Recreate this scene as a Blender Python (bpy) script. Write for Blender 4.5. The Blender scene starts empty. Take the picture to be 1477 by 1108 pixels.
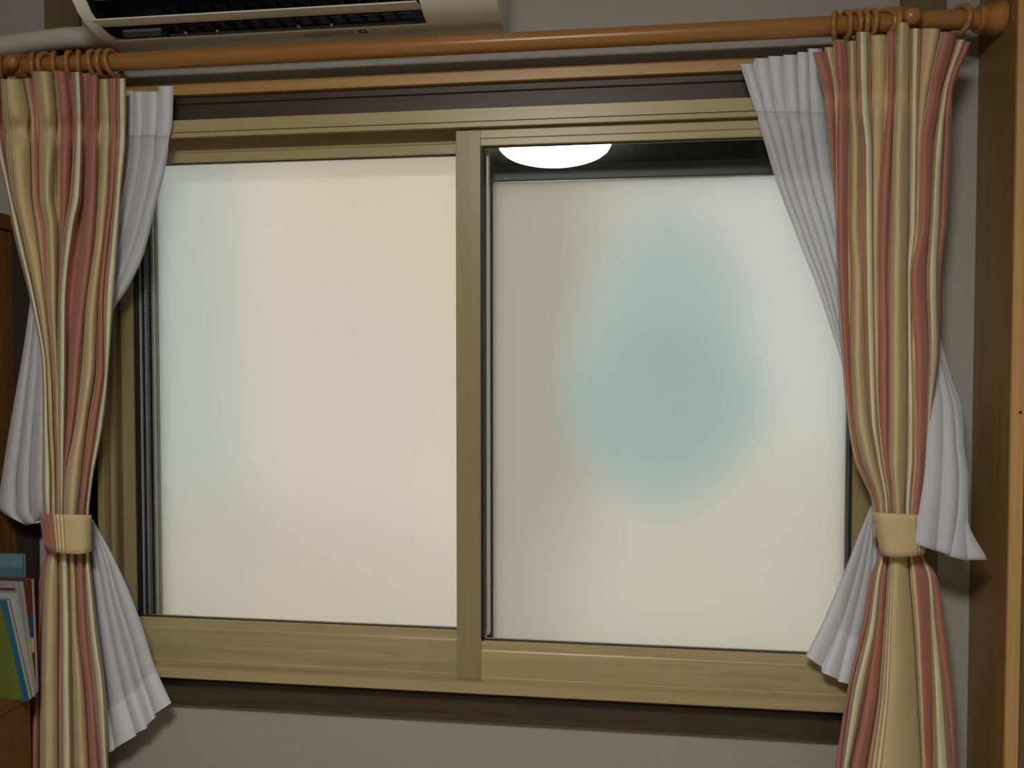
import bpy, bmesh, math, random
import numpy as np
from mathutils import Vector, Matrix
random.seed(7)
S = bpy.context.scene
COL = S.collection

# ------------------------------------------------------------------ camera
FPX = 1110.0
YAW, PITCH = math.radians(6.9), math.radians(-1.66)
CAM = np.array([0.0, -1.7, 1.5])
FW = np.array([-math.sin(YAW) * math.cos(PITCH), math.cos(YAW) * math.cos(PITCH), math.sin(PITCH)])
RT = np.array([math.cos(YAW), math.sin(YAW), 0.0])
UP = np.cross(RT, FW)
cd = bpy.data.cameras.new('camera')
cam = bpy.data.objects.new('camera', cd); COL.objects.link(cam)
cd.sensor_width = 36.0; cd.sensor_fit = 'HORIZONTAL'; cd.lens = 36.0 * FPX / 1477.0
cd.clip_start = 0.02
cam.location = CAM
cam.rotation_euler = (math.pi / 2 + PITCH, 0, YAW)
S.camera = cam

# ------------------------------------------------------------------ world, exposure
w = bpy.data.worlds.new('sky'); S.world = w; w.use_nodes = True
w.node_tree.nodes['Background'].inputs[0].default_value = (0.93, 0.97, 1.0, 1)
w.node_tree.nodes['Background'].inputs[1].default_value = 1.75
S.view_settings.view_transform = 'Standard'
S.view_settings.look = 'None'
S.view_settings.gamma = 1.0
S.view_settings.use_curve_mapping = False
S.view_settings.exposure = 0.6
S.cycles.max_bounces = 7
S.cycles.caustics_reflective = False
S.cycles.caustics_refractive = False
LAMP_STRENGTH = 37.0

def P(px, py, Y):
    """point of the room at depth Y seen at photograph pixel px,py"""
    d = FW + RT * (px - 738.5) / FPX - UP * (py - 554.0) / FPX
    return CAM + d * ((Y - CAM[1]) / d[1])

# ------------------------------------------------------------------ helpers
def tag(o, label=None, cat=None, group=None, kind=None):
    if label: o['label'] = label
    if cat: o['category'] = cat
    if group: o['group'] = group
    if kind: o['kind'] = kind
    return o

def link(name, me, mat=None, parent=None, smooth=False):
    o = bpy.data.objects.new(name, me); COL.objects.link(o)
    if mat is not None and not me.materials: me.materials.append(mat)
    if parent is not None: o.parent = parent
    if smooth:
        for p in me.polygons: p.use_smooth = True
    return o

def empty(name, loc=(0, 0, 0)):
    o = bpy.data.objects.new(name, None); COL.objects.link(o)
    o.empty_display_size = 0.05
    o.location = loc
    bpy.context.view_layer.update()
    return o

def adopt(o, parent):
    """parent while keeping world coordinates (parents are only translated)"""
    o.parent = parent
    o.matrix_parent_inverse = Matrix.Translation(-Vector(parent.location))
    return o

def from_bm(name, bm, mat, parent=None, smooth=False):
    me = bpy.data.meshes.new(name); bm.normal_update(); bm.to_mesh(me); bm.free()
    o = link(name, me, mat, None, smooth)
    if parent is not None: adopt(o, parent)
    return o

def add_box(bm, x0, x1, y0, y1, z0, z1, bevel=0.0):
    vs = [bm.verts.new((x, y, z)) for x in (x0, x1) for y in (y0, y1) for z in (z0, z1)]
    q = [(0, 1, 3, 2), (4, 6, 7, 5), (0, 4, 5, 1), (2, 3, 7, 6), (0, 2, 6, 4), (1, 5, 7, 3)]
    fs = [bm.faces.new([vs[i] for i in f]) for f in q]
    if bevel > 0:
        es = list({e for f in fs for e in f.edges})
        bmesh.ops.bevel(bm, geom=es, offset=bevel, segments=2, affect='EDGES', profile=0.6)

def box(name, x0, x1, y0, y1, z0, z1, mat, parent=None, bevel=0.0):
    bm = bmesh.new()
    add_box(bm, min(x0, x1), max(x0, x1), min(y0, y1), max(y0, y1), min(z0, z1), max(z0, z1), bevel)
    return from_bm(name, bm, mat, parent)

def extrude_profile(name, prof, axis, a, b, mat, parent=None, smooth=False):
    """closed 2D profile swept along axis; axis 'x': prof=(y,z); axis 'z': prof=(x,y)"""
    bm = bmesh.new()
    def pt(p, t): return (t, p[0], p[1]) if axis == 'x' else (p[0], p[1], t) if axis == 'z' else (p[0], t, p[1])
    A = [bm.verts.new(pt(p, a)) for p in prof]; B = [bm.verts.new(pt(p, b)) for p in prof]
    n = len(prof)
    for i in range(n): bm.faces.new([A[i], A[(i + 1) % n], B[(i + 1) % n], B[i]])
    bm.faces.new(A[::-1]); bm.faces.new(B)
    bmesh.ops.recalc_face_normals(bm, faces=bm.faces)
    o = from_bm(name, bm, mat, parent)
    if smooth: smooth_angle(o, 35)
    return o

def smooth_angle(o, deg):
    me = o.data
    for p in me.polygons: p.use_smooth = True
    bm = bmesh.new(); bm.from_mesh(me)
    for e in bm.edges:
        if len(e.link_faces) == 2 and e.calc_face_angle(0) > math.radians(deg): e.smooth = False
    bm.to_mesh(me); bm.free()

def tube(name, pts, r, mat, parent=None, seg=16):
    bm = bmesh.new(); pts = [Vector(p) for p in pts]
    rr = r if isinstance(r, (list, tuple)) else [r] * len(pts)
    rings = []
    for i, p in enumerate(pts):
        d = (pts[min(i + 1, len(pts) - 1)] - pts[max(i - 1, 0)]).normalized()
        u = d.orthogonal() if abs(d.z) > 0.9 else d.cross(Vector((0, 0, 1)))
        u.normalize(); v = d.cross(u)
        rings.append([bm.verts.new(p + (u * math.cos(2 * math.pi * k / seg) + v * math.sin(2 * math.pi * k / seg)) * rr[i]) for k in range(seg)])
    for a, b in zip(rings, rings[1:]):
        for k in range(seg): bm.faces.new([a[k], a[(k + 1) % seg], b[(k + 1) % seg], b[k]])
    bm.faces.new(rings[0][::-1]); bm.faces.new(rings[-1])
    bmesh.ops.recalc_face_normals(bm, faces=bm.faces)
    o = from_bm(name, bm, mat, parent); smooth_angle(o, 45); return o

def lathe(name, prof, center, axis, mat, parent=None, seg=32):
    """prof: (distance along axis, radius)"""
    c = Vector(center); a = Vector(axis).normalized()
    pts = [c + a * t for t, r in prof]
    bm = bmesh.new(); u = a.orthogonal().normalized(); v = a.cross(u); rings = []
    for p, (t, r) in zip(pts, prof):
        rings.append([bm.verts.new(p + (u * math.cos(2 * math.pi * k / seg) + v * math.sin(2 * math.pi * k / seg)) * max(r, 1e-4)) for k in range(seg)])
    for A, B in zip(rings, rings[1:]):
        for k in range(seg): bm.faces.new([A[k], A[(k + 1) % seg], B[(k + 1) % seg], B[k]])
    bm.faces.new(rings[0][::-1]); bm.faces.new(rings[-1])
    bmesh.ops.recalc_face_normals(bm, faces=bm.faces)
    o = from_bm(name, bm, mat, parent); smooth_angle(o, 40); return o

# ------------------------------------------------------------------ materials
def srgb(r, g, b):
    def f(c):
        c /= 255.0
        return c / 12.92 if c <= 0.04045 else ((c + 0.055) / 1.055) ** 2.4
    return (f(r), f(g), f(b), 1.0)

class N:
    def __init__(self, name):
        self.m = bpy.data.materials.new(name); self.m.use_nodes = True
        self.t = self.m.node_tree; self.b = self.t.nodes['Principled BSDF']; self.out = self.t.nodes['Material Output']
    def n(self, kind, **kw):
        nd = self.t.nodes.new(kind)
        for k, v in kw.items():
            if k.startswith('i_'): nd.inputs[k[2:].replace('_', ' ')].default_value = v
            else: setattr(nd, k, v)
        return nd
    def l(self, a, b): self.t.links.new(a, b)
    def set(self, **kw):
        for k, v in kw.items(): self.b.inputs[k.replace('_', ' ')].default_value = v
        return self

def plain(name, col, rough=0.5, metallic=0.0, spec=0.5):
    k = N(name); k.set(Base_Color=col, Roughness=rough, Metallic=metallic); k.b.inputs['Specular IOR Level'].default_value = spec
    nz = k.n('ShaderNodeTexNoise'); nz.inputs['Scale'].default_value = 60
    tc = k.n('ShaderNodeTexCoord'); k.l(tc.outputs['Object'], nz.inputs['Vector'])
    bp = k.n('ShaderNodeBump'); bp.inputs['Strength'].default_value = 0.03; bp.inputs['Distance'].default_value = 0.001
    k.l(nz.outputs['Fac'], bp.inputs['Height']); k.l(bp.outputs['Normal'], k.b.inputs['Normal'])
    return k.m

def wood(name, c1, c2, axis=0, rough=0.45, fine=1.0, smudge=0.0, bump=0.08):
    """grain running along axis (0 x, 1 y, 2 z)"""
    k = N(name); k.set(Roughness=rough)
    tc = k.n('ShaderNodeTexCoord'); mp = k.n('ShaderNodeMapping')
    sc = [60.0 * fine] * 3; sc[axis] = 2.0 * fine
    mp.inputs['Scale'].default_value = sc
    k.l(tc.outputs['Object'], mp.inputs['Vector'])
    nz = k.n('ShaderNodeTexNoise'); nz.inputs['Scale'].default_value = 1.6; nz.inputs['Detail'].default_value = 5
    nz.inputs['Distortion'].default_value = 0.6
    k.l(mp.outputs['Vector'], nz.inputs['Vector'])
    cr = k.n('ShaderNodeValToRGB'); cr.color_ramp.elements[0].position = 0.3; cr.color_ramp.elements[1].position = 0.72
    cr.color_ramp.elements[0].color = c1; cr.color_ramp.elements[1].color = c2
    k.l(nz.outputs['Fac'], cr.inputs['Fac']); src = cr.outputs['Color']
    if smudge > 0:
        m2 = k.n('ShaderNodeMapping'); s2 = [30.0] * 3; s2[axis] = 5.0; m2.inputs['Scale'].default_value = s2
        k.l(tc.outputs['Object'], m2.inputs['Vector'])
        n2 = k.n('ShaderNodeTexNoise'); n2.inputs['Scale'].default_value = 1.3; n2.inputs['Detail'].default_value = 4; n2.inputs['Distortion'].default_value = 1.5
        k.l(m2.outputs['Vector'], n2.inputs['Vector'])
        r2 = k.n('ShaderNodeValToRGB'); r2.color_ramp.elements[0].position = 0.60; r2.color_ramp.elements[1].position = 0.75
        r2.color_ramp.elements[0].color = (1, 1, 1, 1); r2.color_ramp.elements[1].color = (1 - smudge, 1 - smudge, 1 - smudge, 1)
        k.l(n2.outputs['Fac'], r2.inputs['Fac'])
        mx = k.n('ShaderNodeMix', data_type='RGBA', blend_type='MULTIPLY'); mx.inputs[0].default_value = 1
        k.l(src, mx.inputs[6]); k.l(r2.outputs['Color'], mx.inputs[7]); src = mx.outputs[2]
    k.l(src, k.b.inputs['Base Color'])
    bp = k.n('ShaderNodeBump'); bp.inputs['Strength'].default_value = bump; bp.inputs['Distance'].default_value = 0.001
    k.l(nz.outputs['Fac'], bp.inputs['Height']); k.l(bp.outputs['Normal'], k.b.inputs['Normal'])
    return k.m

def wallpaper(name, c1, c2):
    k = N(name); k.set(Roughness=0.85)
    k.b.inputs['Specular IOR Level'].default_value = 0.2
    tc = k.n('ShaderNodeTexCoord'); mp = k.n('ShaderNodeMapping'); mp.inputs['Scale'].default_value = (260, 260, 620)
    k.l(tc.outputs['Object'], mp.inputs['Vector'])
    nz = k.n('ShaderNodeTexNoise'); nz.inputs['Scale'].default_value = 1.0; nz.inputs['Detail'].default_value = 3
    k.l(mp.outputs['Vector'], nz.inputs['Vector'])
    cr = k.n('ShaderNodeValToRGB'); cr.color_ramp.elements[0].position = 0.3; cr.color_ramp.elements[1].position = 0.7
    cr.color_ramp.elements[0].color = c1; cr.color_ramp.elements[1].color = c2
    k.l(nz.outputs['Fac'], cr.inputs['Fac']); k.l(cr.outputs['Color'], k.b.inputs['Base Color'])
    bp = k.n('ShaderNodeBump'); bp.inputs['Strength'].default_value = 0.25; bp.inputs['Distance'].default_value = 0.0008
    k.l(nz.outputs['Fac'], bp.inputs['Height']); k.l(bp.outputs['Normal'], k.b.inputs['Normal'])
    return k.m

M = {}
M['wall'] = wallpaper('wallpaper', srgb(160, 155, 149), srgb(180, 175, 168))
M['ceiling'] = wallpaper('ceiling_paper', srgb(160, 158, 153), srgb(174, 171, 166))
M['floor'] = wood('floor_wood', srgb(176, 160, 138), srgb(198, 184, 162), 0)
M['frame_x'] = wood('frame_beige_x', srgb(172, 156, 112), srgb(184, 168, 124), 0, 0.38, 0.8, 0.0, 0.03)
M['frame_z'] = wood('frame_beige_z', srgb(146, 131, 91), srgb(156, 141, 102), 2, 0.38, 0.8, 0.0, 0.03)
M['frame_rail'] = wood('frame_beige_rail', srgb(168, 152, 110), srgb(188, 172, 130), 0, 0.38, 0.7, 0.16, 0.03)
M['casing_x'] = wood('casing_brown_x', srgb(62, 50, 38), srgb(78, 64, 50), 0, 0.5, 1.6, 0, 0.15)
M['casing_z'] = wood('casing_brown_z', srgb(58, 46, 34), srgb(74, 60, 46), 2, 0.5, 1.6, 0, 0.15)
M['rail'] = wood('picture_rail_wood', srgb(176, 140, 84), srgb(192, 155, 98), 0, 0.4, 1.0)
M['post'] = wood('post_wood', srgb(104, 86, 60), srgb(122, 102, 74), 2, 0.5, 1.0)
M['rod'] = wood('rod_wood', srgb(156, 108, 56), srgb(170, 122, 68), 0, 0.3, 0.8, 0, 0.03)
M['ring'] = wood('ring_wood', srgb(156, 104, 56), srgb(174, 122, 68), 0, 0.3, 0.8, 0, 0.03)
M['cabinet'] = wood('cabinet_wood', srgb(124, 96, 52), srgb(140, 110, 64), 2, 0.35, 0.7, 0.0, 0.04)
M['cabinet_edge'] = wood('cabinet_edge_wood', srgb(190, 148, 92), srgb(208, 166, 110), 2, 0.4, 1.0)
M['cabinet_door'] = wood('cabinet_door_wood', srgb(110, 96, 56), srgb(124, 108, 66), 2, 0.4, 0.7)
M['shelf_wood'] = wood('shelf_wood', srgb(100, 62, 26), srgb(134, 88, 40), 2, 0.35, 0.8)
M['chest_wood'] = wood('chest_wood', srgb(92, 56, 24), srgb(122, 78, 36), 0, 0.35, 0.8)
M['wall_shade'] = wood('wall_shade_dark', srgb(40, 32, 26), srgb(54, 44, 36), 2, .6, .8)  # near-black colour imitating the deep shade on the wall
M['gasket'] = plain('gasket_black', srgb(18, 18, 20), 0.6)
M['alu'] = plain('aluminium_grey', srgb(150, 156, 150), 0.35, 0.1)
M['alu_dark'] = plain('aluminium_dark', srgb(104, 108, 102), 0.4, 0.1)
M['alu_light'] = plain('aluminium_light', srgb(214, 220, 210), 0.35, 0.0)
M['spacer'] = plain('spacer_cream', srgb(222, 216, 196), 0.35, 0.0)
M['header'] = plain('header_dark_grey', srgb(92, 96, 96), 0.5)
M['void'] = plain('soffit_black', srgb(26, 26, 26), 0.7)
M['ac'] = plain('ac_plastic', srgb(238, 236, 226), 0.35)
M['ac_dark'] = plain('ac_cavity', srgb(18, 18, 19), 0.5)
M['ac_grey'] = plain('ac_vane_grey', srgb(96, 100, 104), 0.4)
M['duct'] = plain('duct_tape', srgb(206, 200, 188), 0.6)
M['metal'] = plain('hook_metal', srgb(220, 220, 215), 0.3, 0.8)
M['sticker'] = plain('sticker_pale', srgb(212, 208, 196), 0.5)
M['ink'] = plain('ink', srgb(20, 20, 20), 0.5)
M['ink_soft'] = plain('ink_soft', srgb(176, 172, 162), 0.5)

def glass_mat():
    k = N('clear_glass'); k.t.nodes.remove(k.b)
    tr = k.n('ShaderNodeBsdfTransparent'); tr.inputs[0].default_value = (0.97, 0.98, 0.97, 1)
    gl = k.n('ShaderNodeBsdfGlossy'); gl.inputs['Roughness'].default_value = 0.0
    fr = k.n('ShaderNodeFresnel'); fr.inputs['IOR'].default_value = 1.42
    mx = k.n('ShaderNodeMixShader'); k.l(fr.outputs[0], mx.inputs[0]); k.l(tr.outputs[0], mx.inputs[1]); k.l(gl.outputs[0], mx.inputs[2])
    k.l(mx.outputs[0], k.out.inputs['Surface'])
    return k.m
M['glass'] = glass_mat()

def frosted(name, base, patches):
    """translucent frosted pane; patches: (x, z, radius x, radius z, softness, colour)"""
    k = N(name); k.t.nodes.remove(k.b)
    tc = k.n('ShaderNodeTexCoord'); sp = k.n('ShaderNodeSeparateXYZ'); k.l(tc.outputs['Object'], sp.inputs[0])
    prev = None
    for (x, z, rx, rz, soft, amount, col) in patches:
        cb = k.n('ShaderNodeCombineXYZ')
        for i, (o, c, r) in enumerate(((sp.outputs['X'], x, rx), (sp.outputs['Z'], z, rz))):
            a = k.n('ShaderNodeMath', operation='SUBTRACT'); k.l(o, a.inputs[0]); a.inputs[1].default_value = c
            d = k.n('ShaderNodeMath', operation='DIVIDE'); k.l(a.outputs[0], d.inputs[0]); d.inputs[1].default_value = r
            p = k.n('ShaderNodeMath', operation='POWER'); ab = k.n('ShaderNodeMath', operation='ABSOLUTE'); k.l(d.outputs[0], ab.inputs[0])
            k.l(ab.outputs[0], p.inputs[0]); p.inputs[1].default_value = 1.7
            k.l(p.outputs[0], cb.inputs[i])
        s2 = k.n('ShaderNodeSeparateXYZ'); k.l(cb.outputs[0], s2.inputs[0])
        ad = k.n('ShaderNodeMath', operation='ADD'); k.l(s2.outputs[0], ad.inputs[0]); k.l(s2.outputs[1], ad.inputs[1])
        mr = k.n('ShaderNodeMapRange', interpolation_type='SMOOTHERSTEP')
        mr.inputs['From Min'].default_value = 1.0 + soft; mr.inputs['From Max'].default_value = max(0.0, 1.0 - soft)
        mr.inputs['To Min'].default_value = 0.0; mr.inputs['To Max'].default_value = amount
        k.l(ad.outputs[0], mr.inputs['Value'])
        mx = k.n('ShaderNodeMix', data_type='RGBA'); k.l(mr.outputs['Result'], mx.inputs[0])
        if prev is None: mx.inputs[6].default_value = base
        else: k.l(prev, mx.inputs[6])
        mx.inputs[7].default_value = col; prev = mx.outputs[2]
    df = k.n('ShaderNodeBsdfDiffuse'); ts = k.n('ShaderNodeBsdfTranslucent')
    k.l(prev, df.inputs[0]); k.l(prev, ts.inputs[0])
    ms = k.n('ShaderNodeMixShader'); ms.inputs[0].default_value = 0.62
    k.l(df.outputs[0], ms.inputs[1]); k.l(ts.outputs[0], ms.inputs[2]); k.l(ms.outputs[0], k.out.inputs['Surface'])
    return k.m

def stripe_material():
    """woven stripe: terracotta, pinstripes, gold damask, pinstripes, terracotta, pale stripe with lattice borders"""
    k = N('striped_curtain_cloth'); k.set(Roughness=0.75)
    k.b.inputs['Specular IOR Level'].default_value = 0.25
    k.b.inputs['Sheen Weight'].default_value = 0.15
    uv = k.n('ShaderNodeUVMap'); uv.uv_map = 'cloth'
    sp = k.n('ShaderNodeSeparateXYZ'); k.l(uv.outputs[0], sp.inputs[0])
    fr = k.n('ShaderNodeMath', operation='FRACT'); k.l(sp.outputs[0], fr.inputs[0])
    T = srgb(182, 122, 104); G = srgb(208, 186, 140); C = srgb(228, 216, 172); B = srgb(176, 146, 106); Wt = srgb(222, 222, 194)
    stops = [(0, T), (.2, C), (.213, B), (.226, C), (.239, B), (.252, C), (.266, B), (.28, G), (.5, B), (.515, C), (.53, B), (.545, C), (.56, B), (.57, C), (.58, T),
             (.78, C), (.79, B), (.84, C), (.85, Wt), (.93, C), (.94, B), (.985, C), (.993, T)]
    cr = k.n('ShaderNodeValToRGB'); cr.color_ramp.interpolation = 'CONSTANT'
    el = cr.color_ramp.elements
    el[0].position = 0; el[0].color = T
    el.remove(el[1])
    for p, c in stops[1:]:
        e = el.new(p); e.color = c
    k.l(fr.outputs[0], cr.inputs['Fac'])
    # lattice weave on everything but the terracotta
    sx = k.n('ShaderNodeMath', operation='MULTIPLY'); k.l(sp.outputs[0], sx.inputs[0]); sx.inputs[1].default_value = 0.36
    a = k.n('ShaderNodeMath', operation='ADD'); k.l(sx.outputs[0], a.inputs[0]); k.l(sp.outputs[1], a.inputs[1])
    s = k.n('ShaderNodeMath', operation='SUBTRACT'); k.l(sx.outputs[0], s.inputs[0]); k.l(sp.outputs[1], s.inputs[1])
    outs = []
    for q in (a, s):
        m = k.n('ShaderNodeMath', operation='MULTIPLY'); k.l(q.outputs[0], m.inputs[0]); m.inputs[1].default_value = 240.0
        sn = k.n('ShaderNodeMath', operation='SINE'); k.l(m.outputs[0], sn.inputs[0])
        ab = k.n('ShaderNodeMath', operation='ABSOLUTE'); k.l(sn.outputs[0], ab.inputs[0]); outs.append(ab)
    mn = k.n('ShaderNodeMath', operation='MINIMUM'); k.l(outs[0].outputs[0], mn.inputs[0]); k.l(outs[1].outputs[0], mn.inputs[1])
    lt = k.n('ShaderNodeMapRange'); lt.inputs['From Min'].default_value = 0.1; lt.inputs['From Max'].default_value = 0.45
    lt.inputs['To Min'].default_value = 1.0; lt.inputs['To Max'].default_value = 0.0
    k.l(mn.outputs[0], lt.inputs['Value'])
    g1 = k.n('ShaderNodeMath', operation='GREATER_THAN'); k.l(fr.outputs[0], g1.inputs[0]); g1.inputs[1].default_value = 0.2
    c1 = k.n('ShaderNodeMath', operation='COMPARE'); k.l(fr.outputs[0], c1.inputs[0]); c1.inputs[1].default_value = 0.68; c1.inputs[2].default_value = 0.1
    nt = k.n('ShaderNodeMath', operation='SUBTRACT'); k.l(g1.outputs[0], nt.inputs[0]); k.l(c1.outputs[0], nt.inputs[1])
    m3 = k.n('ShaderNodeMath', operation='MULTIPLY', use_clamp=True); k.l(lt.outputs['Result'], m3.inputs[0]); k.l(nt.outputs[0], m3.inputs[1])
    m4 = k.n('ShaderNodeMath', operation='MULTIPLY'); k.l(m3.outputs[0], m4.inputs[0]); m4.inputs[1].default_value = 0.17
    mx = k.n('ShaderNodeMix', data_type='RGBA'); k.l(m4.outputs[0], mx.inputs[0]); k.l(cr.outputs['Color'], mx.inputs[6]); mx.inputs[7].default_value = srgb(236, 220, 176)
    k.l(mx.outputs[2], k.b.inputs['Base Color'])
    nz = k.n('ShaderNodeTexNoise'); nz.inputs['Scale'].default_value = 900; tc = k.n('ShaderNodeTexCoord'); k.l(tc.outputs['Object'], nz.inputs['Vector'])
    hh = k.n('ShaderNodeMath', operation='ADD'); k.l(nz.outputs['Fac'], hh.inputs[0]); k.l(m3.outputs[0], hh.inputs[1])
    bp = k.n('ShaderNodeBump'); bp.inputs['Strength'].default_value = 0.2; bp.inputs['Distance'].default_value = 0.0006
    k.l(hh.outputs[0], bp.inputs['Height']); k.l(bp.outputs['Normal'], k.b.inputs['Normal'])
    return k.m
M['stripe'] = stripe_material()

def sheer_material(name, col, see):
    k = N(name); k.t.nodes.remove(k.b)
    tc = k.n('ShaderNodeTexCoord'); nz = k.n('ShaderNodeTexNoise'); nz.inputs['Scale'].default_value = 500
    k.l(tc.outputs['Object'], nz.inputs['Vector'])
    bp = k.n('ShaderNodeBump'); bp.inputs['Strength'].default_value = 0.12; bp.inputs['Distance'].default_value = 0.0005
    k.l(nz.outputs['Fac'], bp.inputs['Height'])
    df = k.n('ShaderNodeBsdfDiffuse'); df.inputs[0].default_value = col
    ts = k.n('ShaderNodeBsdfTranslucent'); ts.inputs[0].default_value = (0.80, 0.82, 0.88, 1)
    k.l(bp.outputs[0], df.inputs['Normal'])
    ms = k.n('ShaderNodeMixShader'); ms.inputs[0].default_value = 0.22
    k.l(df.outputs[0], ms.inputs[1]); k.l(ts.outputs[0], ms.inputs[2])
    tp = k.n('ShaderNodeBsdfTransparent'); m2 = k.n('ShaderNodeMixShader'); m2.inputs[0].default_value = see
    k.l(ms.outputs[0], m2.inputs[1]); k.l(tp.outputs[0], m2.inputs[2]); k.l(m2.outputs[0], k.out.inputs['Surface'])
    return k.m
M['sheer'] = sheer_material('white_sheer_cloth', (0.77, 0.79, 0.84, 1), .10)
M['sheer_double'] = sheer_material('white_sheer_cloth_doubled', (0.86, 0.88, 0.93, 1), .0)

# ------------------------------------------------------------------ room shell
XL, XR, YB, ZC = -2.3, 1.9, -4.2, 2.52
OX0, OX1, OZ0, OZ1 = -1.168, 0.572, 0.7645, 2.03        # hole in the window wall
wm = bmesh.new()
add_box(wm, XL - .1, OX0, 0, .16, 0, ZC); add_box(wm, OX1, XR + .1, 0, .16, 0, ZC)
add_box(wm, OX0, OX1, 0, .16, 0, OZ0); add_box(wm, OX0, OX1, 0, .16, OZ1, ZC)
tag(from_bm('wall_back', wm, M['wall']), 'grey textured wallpaper wall around the sliding window', kind='structure')
tag(box('wall_left', XL - .1, XL, YB, 0, 0, ZC, M['wall']), 'grey wallpaper side wall left of the bookcase', kind='structure')
tag(box('wall_right', XR, XR + .1, YB, 0, 0, ZC, M['wall']), 'grey wallpaper side wall right of the cabinet', kind='structure')
tag(box('wall_front', XL - .1, XR + .1, YB - .1, YB, 0, ZC, M['wall']), 'grey wallpaper wall behind the camera', kind='structure')
tag(box('floor', XL - .1, XR + .1, YB - .1, .16, -.1, 0, M['floor']), 'brown wooden floor', kind='structure')
tag(box('ceiling', XL - .1, XR + .1, YB - .1, .16, ZC, ZC + .1, M['ceiling']), 'pale ceiling', kind='structure')
tag(box('trim_1', -1.312, -1.225, -.012, 0, 0, ZC, M['post']), 'brown wooden wall post left of the window', kind='structure')
tag(box('trim_2', .603, .689, -.012, 0, 0, ZC, M['post']), 'brown wooden wall post right of the window', kind='structure')
# pale wooden rail above the casing
tag(box('trim_3', -1.225, .603, -.03, 0, 2.108, 2.135, M['rail'], bevel=.002), 'pale wooden rail running above the brown window casing', kind='structure')

# brown casing around the window
cas = tag(empty('trim_4', (-.30, 0, .69)), 'dark brown wooden casing around the window', kind='structure')
def casing_profile(o, i, s=1):      # from outer edge o to inner edge i, seen in (y, coordinate)
    d = i - o
    return [(0, o), (-.016, o), (-.016, o + d * .16), (-.011, o + d * .19), (-.011, o + d * .72), (-.008, o + d * .75), (-.014, o + d * .78), (-.014, o + d * .86), (-.009, o + d * .9), (-.009, i), (0, i)]
extrude_profile('casing_board', casing_profile(2.107, 2.02), 'x', -1.225, .603, M['casing_x'], cas)
extrude_profile('casing_board', casing_profile(.692, .768), 'x', -1.225, .603, M['casing_x'], cas)
extrude_profile('casing_board', [(b, a) for a, b in casing_profile(-1.225, -1.16)], 'z', .768, 2.02, M['casing_z'], cas)
extrude_profile('casing_board', [(b, a) for a, b in casing_profile(.603, .562)], 'z', .768, 2.02, M['casing_z'], cas)

# ------------------------------------------------------------------ inner sliding window
win = tag(empty('window_1', (-.30, 0, .77)), 'beige wood-grain inner sliding window with two sashes', kind='structure')
FX0, FX1, FZ0, FZ1 = -1.168, .575, .7705, 2.0445
YF = -.05
# head: front band, thin groove, second band, track recess
extrude_profile('frame_head', [(-.002, FZ1), (YF, FZ1), (YF, 2.018), (YF + .004, 2.0175), (YF + .004, 2.016), (YF, 2.0155), (YF, 2.006), (-.038, 2.006), (-.038, 2.018), (-.002, 2.018), (-.002, 2.006), (.002, 2.006), (.002, 2.018), (.042, 2.018), (.042, 2.004), (.06, 2.004), (.06, 2.026), (-.002, 2.028)],
                'x', FX0, FX1, M['frame_x'], win)
extrude_profile('frame_sill', [(-.002, FZ0), (YF, FZ0), (YF, .7935), (-.040, .7935), (-.040, .776), (-.003, .776), (-.003, .778), (.001, .778), (.001, .774), (.042, .774), (.042, .79), (.06, .79), (.06, .765), (-.002, .765)],
                'x', FX0, FX1, M['frame_x'], win)
extrude_profile('frame_jamb', [(FX0, -.002), (FX0, YF), (-1.1555, YF), (-1.1535, YF + .003), (-1.1535, -.03), (-1.158, -.028), (-1.158, -.016), (-1.150, -.014), (-1.150, -.001), (-1.154, .001), (-1.154, .06), (FX0, .06)],
                'z', FZ0 + .006, FZ1 - .006, M['frame_z'], win)
extrude_profile('frame_jamb', [(FX1, -.002), (FX1, YF), (.560, YF), (.557, YF + .003), (.557, .06), (FX1, .06)], 'z', FZ0 + .006, FZ1 - .006, M['frame_z'], win)

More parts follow.
